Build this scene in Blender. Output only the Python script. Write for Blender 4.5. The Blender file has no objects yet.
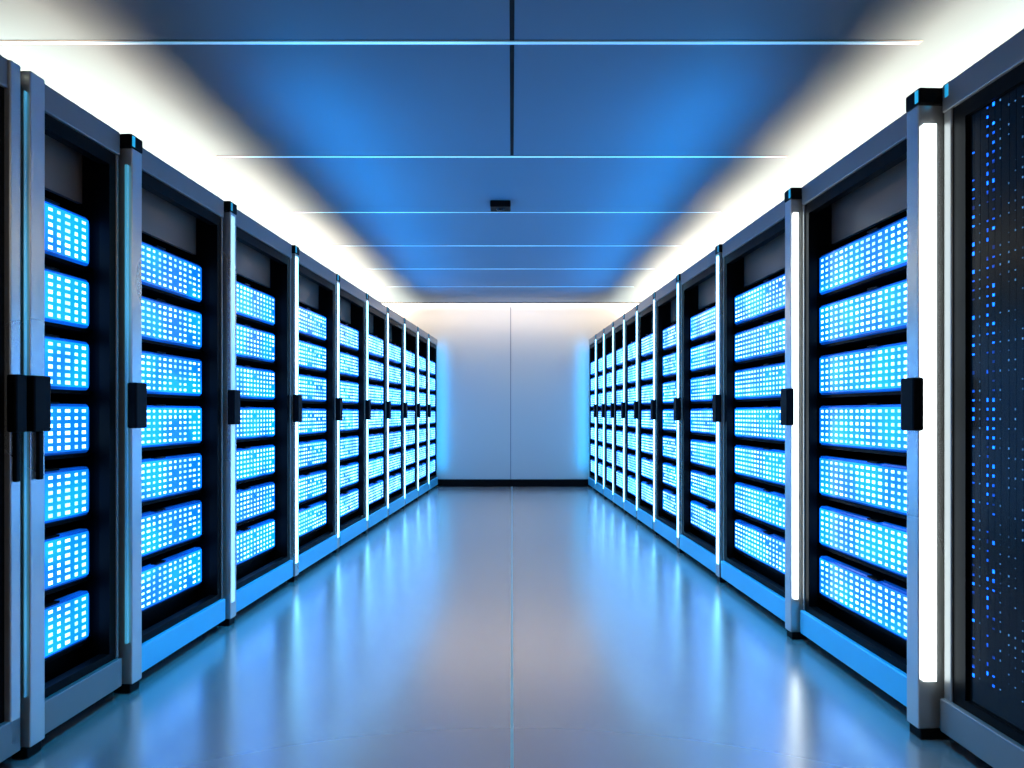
import bpy, bmesh, math, random
from mathutils import Vector, Matrix
S = bpy.context.scene
COL = S.collection
random.seed(4)
try:
    S.view_settings.view_transform = 'Standard'
except Exception: pass

# ---------------------------------------------------------------- materials
def mat(name, color, rough=.5, metal=0, emis=None, strength=0, noise=None, spec=.5, bump=0, sample=True, coat=0):
    m = bpy.data.materials.new(name); m.use_nodes = True
    nt = m.node_tree; b = nt.nodes['Principled BSDF']
    b.inputs['Base Color'].default_value = (*color, 1)
    b.inputs['Roughness'].default_value = rough
    b.inputs['Metallic'].default_value = metal
    b.inputs['Specular IOR Level'].default_value = spec
    b.inputs['Coat Weight'].default_value = coat
    if emis:
        b.inputs['Emission Color'].default_value = (*emis, 1)
        b.inputs['Emission Strength'].default_value = strength
    if noise:
        tc = nt.nodes.new('ShaderNodeNewGeometry')
        sc, lo, hi, what = noise
        n = nt.nodes.new('ShaderNodeTexNoise'); n.inputs['Scale'].default_value = sc; n.inputs['Detail'].default_value = 1
        nt.links.new(tc.outputs['Position'], n.inputs['Vector'])
        mr = nt.nodes.new('ShaderNodeMapRange'); mr.inputs['From Min'].default_value = .35; mr.inputs['From Max'].default_value = .65
        mr.inputs['To Min'].default_value = lo; mr.inputs['To Max'].default_value = hi
        mr.interpolation_type = 'SMOOTHSTEP'
        nt.links.new(n.outputs['Fac'], mr.inputs['Value'])
        nt.links.new(mr.outputs['Result'], b.inputs['Emission Strength' if what == 'e' else 'Roughness'])
    if not sample:
        m.cycles.emission_sampling = 'NONE'
    return m

M = dict(
    silver=mat('brushed_aluminium', (.68, .66, .63), .28, .75, noise=(1, .27, .29, 'r')),
    silver2=mat('satin_grey_metal', (.27, .26, .245), .36, .5, noise=(1, .35, .37, 'r')),
    rail=mat('azure_lit_plinth_metal', (.11, .66, .90), .32, .4, noise=(1, .31, .33, 'r')),  # silver rail with the azure light it catches put into its colour
    shell=mat('charcoal_steel', (.002, .002, .002), .6, 0, noise=(2, .57, .62, 'r'), spec=.08),
    black=mat('black_plastic', (.002, .002, .002), .45, 0, noise=(3, .42, .48, 'r'), spec=.08),
    filler=mat('grey_blanking_metal', (.26, .20, .155), .38, .2, noise=(3, .35, .4, 'r')),
    chassis=mat('dark_chassis', (.01, .013, .02), .6, 0, noise=(3, .55, .6, 'r'), spec=.2),
    face=mat('blue_glowing_face', (.01, .08, .3), .3, 0, (.002, .19, 1), 1, noise=(4, 1.2, 2.9, 'e')),
    rim=mat('glow_falloff_rim', (.01, .06, .25), .25, 0, (.001, .09, .58), 1, noise=(4, .5, 1.3, 'e')),  # weaker emission paints the glow falling off towards the faceplate edge
    led=mat('white_blue_led', (.6, .8, 1), .4, 0, (.40, .84, 1), 1, noise=(9, 2.0, 5.2, 'e'), sample=False),
    cyan=mat('cyan_indicator', (.02, .3, .4), .4, 0, (.02, .42, .8), .7, noise=(3, .4, .9, 'e'), sample=False),
    glass=mat('smoked_glass', (.006, .0055, .005), .22, 0, spec=.2),
    dot_b=mat('blue_dot', (.006, .0055, .005), .22, 0, (.003, .12, 1), 1, noise=(18, .2, 5, 'e'), sample=False, spec=.2),
    dot_w=mat('pale_dot', (.006, .0055, .005), .22, 0, (.10, .36, .8), 1, noise=(30, .0, 1.0, 'e'), sample=False, spec=.2),
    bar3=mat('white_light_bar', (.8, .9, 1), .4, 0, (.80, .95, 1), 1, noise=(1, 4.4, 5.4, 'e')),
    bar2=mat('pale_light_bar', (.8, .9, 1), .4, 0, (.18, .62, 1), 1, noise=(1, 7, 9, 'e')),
    bar15=mat('faint_sheen_bar', (.6, .7, .8), .4, .3, (.28, .58, .80), 1, noise=(1.2, .7, 1.5, 'e')),  # pale highlight on a silver post, painted as emission
    bar1=mat('dim_sheen_bar', (.3, .5, .65), .3, .6, (.05, .36, .55), 1, noise=(1.5, .2, .8, 'e')),  # plain silver trim; its blue sheen is painted as dim emission
    strip=mat('warm_white_strip', (1, 1, 1), .4, 0, (1, .76, .56), 26, noise=(1, 40, 43, 'e')),
    strip2=mat('warm_white_end_strip', (1, 1, 1), .4, 0, (1, .93, .86), 5, noise=(1, 4, 5, 'e')),
    line=mat('blue_white_line', (.6, .8, 1), .4, 0, (.20, .62, .9), 1, noise=(1, .5, 1.1, 'e')),
    floor=mat('polished_grey_floor', (.53, .485, .445), .235, .68, noise=(.15, .233, .237, 'r'), spec=.9),
    ceil=mat('satin_grey_ceiling', (.12, .19, .24), .55, 0, noise=(1.0, .52, .58, 'r'), spec=.15),
    wall=mat('pale_wall', (.62, .555, .49), .5, 0, noise=(3, .45, .5, 'r'), spec=.25),
    seam=mat('dark_seam', (.002, .002, .003), .6, 0, noise=(3, .5, .6, 'r'), spec=.1),
    fseam=mat('pale_glowing_floor_seam', (.18, .34, .40), .3, .3, (.05, .3, .45), 1, noise=(3, .04, .12, 'e'), sample=False),  # seam is no light source; a faint bluish glow is painted on
    wseam=mat('grey_wall_seam', (.22, .22, .22), .5, 0, noise=(3, .4, .5, 'r')),
)

# ---------------------------------------------------------------- mesh helpers
class MB:
    def __init__(s, sg=1): s.bm = bmesh.new(); s.sg = sg
    def box(s, v, u, z, bev=0):
        """v = towards the corridor, u = along the row, z = up"""
        xs = sorted((v[0]*s.sg, v[1]*s.sg)); 
        r = bmesh.ops.create_cube(s.bm, size=1)
        vs = r['verts']
        for w in vs:
            w.co = Vector((xs[0] if w.co.x < 0 else xs[1], u[0] if w.co.y < 0 else u[1], z[0] if w.co.z < 0 else z[1]))
        if bev:
            es = list({e for w in vs for e in w.link_edges})
            bmesh.ops.bevel(s.bm, geom=es, offset=bev, segments=2, affect='EDGES', profile=.5)
        return s
    def grid(s, v, us, zs, lit):
        """one connected sheet at depth v; the cell (i, j) takes material 1 where lit(i, j)"""
        V = [[s.bm.verts.new((v*s.sg, u, z)) for z in zs] for u in us]
        for i in range(len(us)-1):
            for j in range(len(zs)-1):
                q = [V[i][j], V[i+1][j], V[i+1][j+1], V[i][j+1]]
                if s.sg < 0: q.reverse()
                f = s.bm.faces.new(q)
                f.material_index = 1 if lit(i, j) else 0
        return s
    def round_plate(s, v, u, z, r, n=5):
        pts = []
        for cx, cz, a0 in ((u[1]-r, z[1]-r, 0), (u[0]+r, z[1]-r, 90), (u[0]+r, z[0]+r, 180), (u[1]-r, z[0]+r, 270)):
            for k in range(n+1):
                a = math.radians(a0+90*k/n); pts.append((cx+r*math.cos(a), cz+r*math.sin(a)))
        rings = []
        inset = .006
        cu, cz = (u[0]+u[1])/2, (z[0]+z[1])/2
        for vv, k in ((v[0], 0), (v[1]-inset, 0), (v[1], inset)):
            rings.append([s.bm.verts.new((vv*s.sg, p[0]+(k if p[0] < cu else -k), p[1]+(k if p[1] < cz else -k))) for p in pts])
        N = len(pts)
        for a, b in zip(rings, rings[1:]):
            for i in range(N): s.bm.faces.new((a[i], a[(i+1) % N], b[(i+1) % N], b[i]))
        s.bm.faces.new(rings[0]); s.bm.faces.new(rings[-1])
        bmesh.ops.recalc_face_normals(s.bm, faces=s.bm.faces)
        return s
    def cyl(s, c, r0, r1, z0, z1, n=20):
        bmesh.ops.create_cone(s.bm, cap_ends=True, segments=n, radius1=r0, radius2=r1, depth=z1-z0, matrix=Matrix.Translation((c[0], c[1], (z0+z1)/2)))
        return s
    def mesh(s, name, *ms):
        me = bpy.data.meshes.new(name); s.bm.to_mesh(me); s.bm.free()
        for m in ms: me.materials.append(m)
        return me
def ob(name, me, parent=None):
    o = bpy.data.objects.new(name, me); COL.objects.link(o)
    if parent: o.parent = parent
    return o
def thing(name, label, cat, loc=(0, 0, 0), rz=0, group=None):
    o = bpy.data.objects.new(name, None); COL.objects.link(o); o.empty_display_size = .1
    o.location = loc; o.rotation_euler = (0, 0, rz); o['label'] = label; o['category'] = cat
    if group: o['group'] = group
    return o
def struct(name, mb, m):
    o = ob(name, mb.mesh(name, m)); o['kind'] = 'structure'; return o

# ---------------------------------------------------------------- the room
LA, LB = 1.69, .0583
RA, RB = 1.54, .0397
CZ = 2.76; WX = 2.85; Y0 = -2.6; Y1 = 9.76
EXL, EXR = .46, .40                       # where the light lines of the ceiling end, behind the cabinet fronts
xl = lambda y: -(LA-LB*y)-EXL
xr = lambda y: (RA-RB*y)+EXR
struct('floor', MB().box((-WX, WX), (Y0, Y1), (-.1, 0)), M['floor'])
struct('ceiling', MB().box((-WX, WX), (Y0, Y1), (CZ, CZ+.1)), M['ceil'])
struct('wall_left', MB().box((-WX-.1, -WX), (Y0, Y1), (0, CZ)), M['wall'])
struct('wall_right', MB().box((WX, WX+.1), (Y0, Y1), (0, CZ)), M['wall'])
struct('wall_far', MB().box((-WX, WX), (Y1, Y1+.1), (0, CZ)), M['wall'])
struct('wall_near', MB().box((-WX, WX), (Y0-.1, Y0), (0, CZ)), M['wall'])
struct('baseboard_far', MB().box((-1.2, 1.2), (Y1-.02, Y1), (0, .11)), M['black'])
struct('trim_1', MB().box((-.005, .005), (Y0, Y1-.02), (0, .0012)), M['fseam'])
struct('trim_2', MB().box((-.010, .010), (Y0, 4.17), (CZ-.002, CZ)), M['seam'])
struct('trim_3', MB().box((-.026, -.014), (Y1-.003, Y1), (.11, CZ)), M['wseam'])

ORD = ['first', 'second', 'third', 'fourth', 'fifth', 'sixth', 'seventh', 'eighth', 'ninth', 'tenth', 'eleventh']
for k, y in enumerate((2.90, 4.19, 5.35, 6.42, 7.45, 8.5)):
    a, b = (xl(y) if k else -2.3), xr(y)
    t = thing('line_light', 'thin blue-white light line across the ceiling, %s from the camera' % ORD[k], 'ceiling light', (0, y, CZ), 0, 'light lines across the ceiling')
    h = (.008, .0055, .0045, .0035, .0035, .0035)[k]
    ob('channel', MB().box((a, b), (-h*2, h*2), (-.003, 0)).mesh('channel', M['silver2']), t)
    ob('diffuser', MB().box((a+.01, b-.01), (-h, h), (-.006, -.003)).mesh('diffuser', M['line']), t)

t = thing('ceiling_sensor', 'small black sensor box on the ceiling before the third light line', 'sensor', (-.09, 5.12, CZ))
ob('housing', MB().box((-.08, .08), (-.07, .07), (-.05, 0), .008).mesh('housing', M['black']), t)
ob('lens', MB().cyl((0, 0), .022, .035, -.065, -.05).mesh('lens', M['glass']), t)

# ---------------------------------------------------------------- cabinets
H = 2.2
NS = 7; Z0 = .235; PZ = .2385; SH = .19
def rack(sg, W, bar='bar1', prot=.05, closed=False, led_door=False, silver_far=False, group=None, label='', loc=(0, 0, 0), rz=0, cap=True, grip=False, F=-.085, front_bar=False, rail='rail'):
    t = thing('server_cabinet', label, 'server cabinet', loc, rz, group)
    def P(name, mb, m, parent=None): return ob(name, mb.mesh(name, M[m]), parent or t)
    B = lambda: MB(sg)
    D = -1.0
    PT = 2.15 if cap else H
    b = B().box((D, -.03), (0, .025), (.04, H-.01)).box((D, -.03), (W-.025, W), (.04, H-.01))
    b.box((D, -.03), (.025, W-.025), (H-.05, H-.01)).box((D, -.03), (.025, W-.025), (.04, .10)).box((D, D+.02), (.025, W-.025), (.10, H-.05))
    P('body', b, 'shell')
    for u in (.06, W-.06):
        for v in (-.08, D+.08):
            P('foot', B().cyl((v*sg, u), .03, .022, 0, .04), 'black')
    P('top_rail', B().box((-.03, .012), (.075, W), (2.11, H), .004), 'silver2')
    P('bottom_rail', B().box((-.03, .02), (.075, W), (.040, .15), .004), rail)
    p = P('post', B().box((-.03, prot), (.013, .075), (.035, PT), .004), 'silver')
    if front_bar:
        fw = .046 if W < .84 else .050
        P('light_or_sheen_bar', B().box((prot-.004, prot+.004), (.016, fw), (.12, PT-.02), .001), bar, p)
    else: P('light_or_sheen_bar', B().box((.022, prot-.012), (0, .012), (.20, PT-.07), .002), bar, p)
    if cap:
        c = P('corner_cap', B().box((-.03, prot+.003), (.002, .077), (PT, H+.003), .005), 'black')
        P('indicator', B().box((prot+.002, prot+.006), (.008, .022), (PT+.005, H-.005)), 'cyan', c)
    P('post_base', B().box((-.03, prot-.006), (.008, .070), (.0, .035), .004), 'black')
    h = P('handle', B().box((prot-.012, prot+.026), (-.001, .070), (1.045, 1.225), .006), 'black')
    if grip: P('grip', B().box((prot+.004, prot+.018), (.028, .048), (.89, 1.046), .004), 'black', h)
    if silver_far:
        fvp = .02 if sg > 0 else .006
        P('post', B().box((-.03, fvp), (W-silver_far, W), (.07, H if not cap else PT), .004), 'silver' if sg > 0 else 'silver2')
        if cap:
            c = P('corner_cap', B().box((-.03, fvp+.005), (W-silver_far, W), (PT, H+.003), .005), 'black')
            P('indicator', B().box((fvp+.004, fvp+.008), (W-.03, W-.015), (PT+.005, H-.005)), 'cyan', c)
    fe = silver_far or .012
    if not silver_far:
        P('edge_trim', B().box((-.03, .006), (W-fe, W), (.15, 2.11), .003), 'silver2')
    u0, u1 = .075, W-fe
    fr = .055 if led_door else .034
    P('door_frame', B().box((-.04, 0), (u0, u0+fr), (.15, 2.11)).box((-.04, 0), (u1-fr, u1), (.15, 2.11)).box((-.04, 0), (u0+fr, u1-fr), (.15, .18)).box((-.04, 0), (u0+fr, u1-fr), (2.06, 2.11)), 'black')
    if closed:
        P('door_panel', B().box((-.03, -.012), (u0+fr, u1-fr), (.18, 2.06)), 'glass' if led_door else 'black')
    if closed and not led_door:
        h = P('handle', B().box((.012, .045), (W-.048, W-.003), (1.045, 1.225), .006), 'black')
        P('grip', B().box((.02, .035), (W-.035, W-.018), (.89, 1.046), .004), 'black', h)
    if led_door:
        k = 0; u = u1-fr-.020
        while u > u0+fr+.03:
            zs = [.26]; n = 62; on = set()
            strong = k in (0, 2, 3)
            for i in range(n):
                z = .27+i*(1.78/(n-1)); hh = random.choice((.0025, .004, .0055)) if strong else random.choice((.0018, .003))
                zs += [z-hh, z+hh]
                if random.random() > (.2 if strong else .35): on.add(1+2*i)
            zs.append(zs[-1]+.004)
            w = (.0044 if k != 2 else .0030) if strong else .0022
            m = B().grid(-.0115, [u-w-.0005, u-w, u+w, u+w+.0005], zs, lambda i, j: i == 1 and j in on)
            ob('indicator_column', m.mesh('indicator_column', M['glass'], M['dot_b' if strong else 'dot_w']), t)
            k += 1; u -= (.024, .026, .032)[k % 3]
    if not closed:
        P('blanking_panel', B().box((-.14, -.12), (.03, W-.03), (1.915, 2.14)), 'filler')
        P('lower_panel', B().box((-.14, -.12), (.03, W-.03), (.105, .205)), 'shell')
        for i in range(NS):
            z = Z0+i*PZ
            P('shelf', B().box((-.75, min(F, -.042)), (.027, W-.027), (z-.012, z)), 'shell')
    return t

cache = {}
def server(sg, W, z, rackloc, rz, label, group, F):
    key = (sg, round(W, 3), F)
    if key not in cache:
        w0, w1 = (.034, W-.034) if F < -.042 else (.111, W-.048)
        B = lambda: MB(sg)
        ch = B().box((-.68, F-.03), (w0+.005, w1-.005), (0, SH-.004)).mesh('chassis', M['chassis'])
        fa = B().round_plate((F-.03, F), (w0, w1), (.003, SH-.002), .020).mesh('faceplate', M['rim'])
        n = max(4, round((w1-w0-.03)/.042)); g = (w1-w0-.03)/n
        us = [w0+.013]
        for c in range(n):
            q = random.choice((.18, .24, .29)); cu = w0+.015+g*(c+.5)+random.uniform(-.002, .002); us += [cu-g*q, cu+g*q]
        us.append(w1-.013)
        zs = [.013]
        for r in range(6):
            q = random.uniform(.0048, .0070); cz = .014+.0270*(r+.5); zs += [cz-q, cz+q]
        zs.append(SH-.012)
        off = {(c, r) for c in range(n) for r in range(6) if random.random() < .04}
        le = B().grid(F+.0015, us, zs, lambda i, j: i % 2 == 1 and j % 2 == 1 and ((i-1)//2, (j-1)//2) not in off).mesh('light_grid', M['face'], M['led'])
        um = (w0+w1)/2
        ha = B().box((F-.02, F+.010), (um-.035, um+.035), (SH-.003, SH+.005), .002).mesh('handle', M['black'])
        cache[key] = (ch, fa, le, ha)
    ch, fa, le, ha = cache[key]
    t = thing('rack_server', label, 'server', (rackloc[0], rackloc[1], z), rz, group)
    ob('chassis', ch, t); f = ob('faceplate', fa, t); ob('light_grid', le, f); ob('handle', ha, t)

SHELF = ['bottom', 'sixth from top', 'fifth from top', 'fourth from top', 'third from top', 'second from top', 'topmost']
def row(side, ys, A, Bc):
    sg = 1 if side == 'left' else -1
    rz = -math.atan(Bc)*sg
    for k in range(len(ys)-1):
        y, y2 = ys[k], ys[k+1]
        W = (y2-y-.010)*math.sqrt(1+Bc*Bc)
        X = -(A-Bc*y)*sg
        loc = (X, y, 0)
        o = ORD[k]
        if side == 'left':
            bar = 'bar1' if k < 2 else 'bar15' if k == 2 else 'bar2'  # nearest left posts are silver; their bars glow to imitate sheen
            prot = (.03, .045, .035, .025)[k] if k < 4 else .012
            F = -.085 if k < 3 else -.055 if k == 3 else -.045 if k == 4 else -.012
            fb = k > 1
        else:
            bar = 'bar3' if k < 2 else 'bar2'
            prot = (.078, .055, .025, .02)[k] if k < 4 else .012
            F = -.055 if k < 3 else -.045 if k == 3 else -.012
            fb = k > 1
        extra = ' narrow' if side == 'left' and k == 0 else ''
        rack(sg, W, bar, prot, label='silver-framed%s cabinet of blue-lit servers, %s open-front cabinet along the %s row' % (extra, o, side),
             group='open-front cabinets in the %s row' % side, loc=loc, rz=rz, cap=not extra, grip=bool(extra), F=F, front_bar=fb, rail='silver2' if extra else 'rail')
        for i in range(NS):
            server(sg, W, Z0+i*PZ, loc, rz, 'blue glowing server, %s, in the %s open-front cabinet of the %s row' % (SHELF[i], o, side), 'blue servers in the %s row' % side, F)
    return rz, sg

LY = [2.065, 2.55, 3.36, 4.24, 5.12, 5.94, 6.70, 7.48, 8.24, 8.97, 9.70]
RY = [2.19, 3.16, 4.22, 5.12, 5.88, 6.56, 7.18, 7.80, 8.42, 9.04, 9.70]
rzl, _ = row('left', LY, LA, LB)
rzr, _ = row('right', RY, RA, RB)
yl = 1.25
rack(1, 2.055-yl, 'bar1', .03, closed=True, silver_far=.04, cap=False, label='closed black-door cabinet cut off by the left edge of the photo', loc=(-(LA-LB*yl), yl, 0), rz=rzl, rail='silver2')
yr = 1.12
rack(-1, 2.18-yr, 'bar1', .05, closed=True, led_door=True, silver_far=.035, label='dark glass-door cabinet with columns of tiny blue lights, nearest on right', loc=(RA-RB*yr, yr, 0), rz=rzr, rail='silver2')

# light strips lying on the cabinet tops, with an unseen lip added to narrow their ceiling glow
for side, A, Bc, sg, rz in (('left', LA, LB, 1, rzl), ('right', RA, RB, -1, rzr)):
    y = 2.6 if side == 'left' else 2.2
    L = 9.68-y
    t = thing('light_strip', 'white light strip on top of the %s row of cabinets, washing the ceiling' % side, 'light strip', (-(A-Bc*y)*sg, y, H-.01), rz)
    ob('housing', MB(sg).box((-.97, -.58), (0, L), (0, .02)).box((-.59, -.58), (0, L), (.02, .24)).mesh('housing', M['silver2']), t)
    ob('diffuser', MB(sg).box((-.95, -.72), (.01, L-.01), (.02, .035), .004).mesh('diffuser', M['strip']), t)
t = thing('light_strip', 'bright white light strip along the top of the far wall', 'light strip', (0, Y1, CZ))
ob('housing', MB().box((-2.2, 2.2), (-.06, 0), (-.02, 0)).mesh('housing', M['silver2']), t)
ob('diffuser', MB().box((-2.19, 2.19), (-.055, -.005), (-.045, -.02), .004).mesh('diffuser', M['strip2']), t)

# ---------------------------------------------------------------- light and camera
w = bpy.data.worlds.new('world'); S.world = w; w.use_nodes = True
w.node_tree.nodes['Background'].inputs[0].default_value = (.05, .12, .25, 1)
w.node_tree.nodes['Background'].inputs[1].default_value = .1
def area(loc, target, size, power, color, spread=180, up=(0, 1, 0)):
    """rectangular lamp at loc facing target; its second side runs along `up`"""
    l = bpy.data.lights.new('fill_lamp', 'AREA'); l.shape = 'RECTANGLE'; l.size, l.size_y = size; l.energy = power; l.color = color
    l.spread = math.radians(spread)
    o = bpy.data.objects.new('fill_lamp', l); COL.objects.link(o)
    z = -(Vector(target)-Vector(loc)).normalized()
    y = Vector(up); y = (y-z*y.dot(z)).normalized(); x = y.cross(z)
    m = Matrix((x, y, z)).transposed().to_4x4(); m.translation = Vector(loc)
    o.matrix_world = m
    return o
area((0, -1.6, 2.6), (0, 1.5, 0), (3, 1), 16, (1, .93, .85))  # unseen warm fill added behind the camera
area((0, 5.0, 2.72), (0, 5.0, 0), (.3, 7), 28, (1, .90, .79), 60)  # warm fill added overhead to keep the floor centre neutral
area((0, 9.45, 2.70), (0, 9.76, 2.0), (4.6, .1), 17, (1, .92, .80), 160, up=(0, 0, 1))  # unseen lamp added to brighten the far wall
for sx in (-1, 1):
    # added blue wash lamps, unseen under the ceiling, aimed at the foot of each row
    area((sx*.75, 5.7, 2.70), (sx*1.45, 5.7, .1), (.10, 7.4), 42, (.0, .40, 1), 50)
    # unseen blue uplights added in mid-air by the cabinet fronts, washing the ceiling
    area((sx*1.22, 6.0, 2.22), (sx*.85, 6.0, 2.76), (.08, 5.6), 34, (.0, .33, 1), 140)
    # small lamps added for the blue glow on the far wall beside the last cabinets
    area((sx*1.06, 9.54, 1.2), (sx*1.08, 9.75, 1.2), (.05, 1.9), 2.6, (.0, .38, 1), 110, up=(0, 0, 1))

cam = bpy.data.cameras.new('camera'); co = bpy.data.objects.new('camera', cam); COL.objects.link(co)
co.location = (0, 0, 1.105); co.rotation_euler = (math.radians(90), 0, 0)
cam.sensor_width = 36; cam.lens = 650*36/1024; cam.shift_y = 29/1024; cam.clip_start = .05
S.camera = co
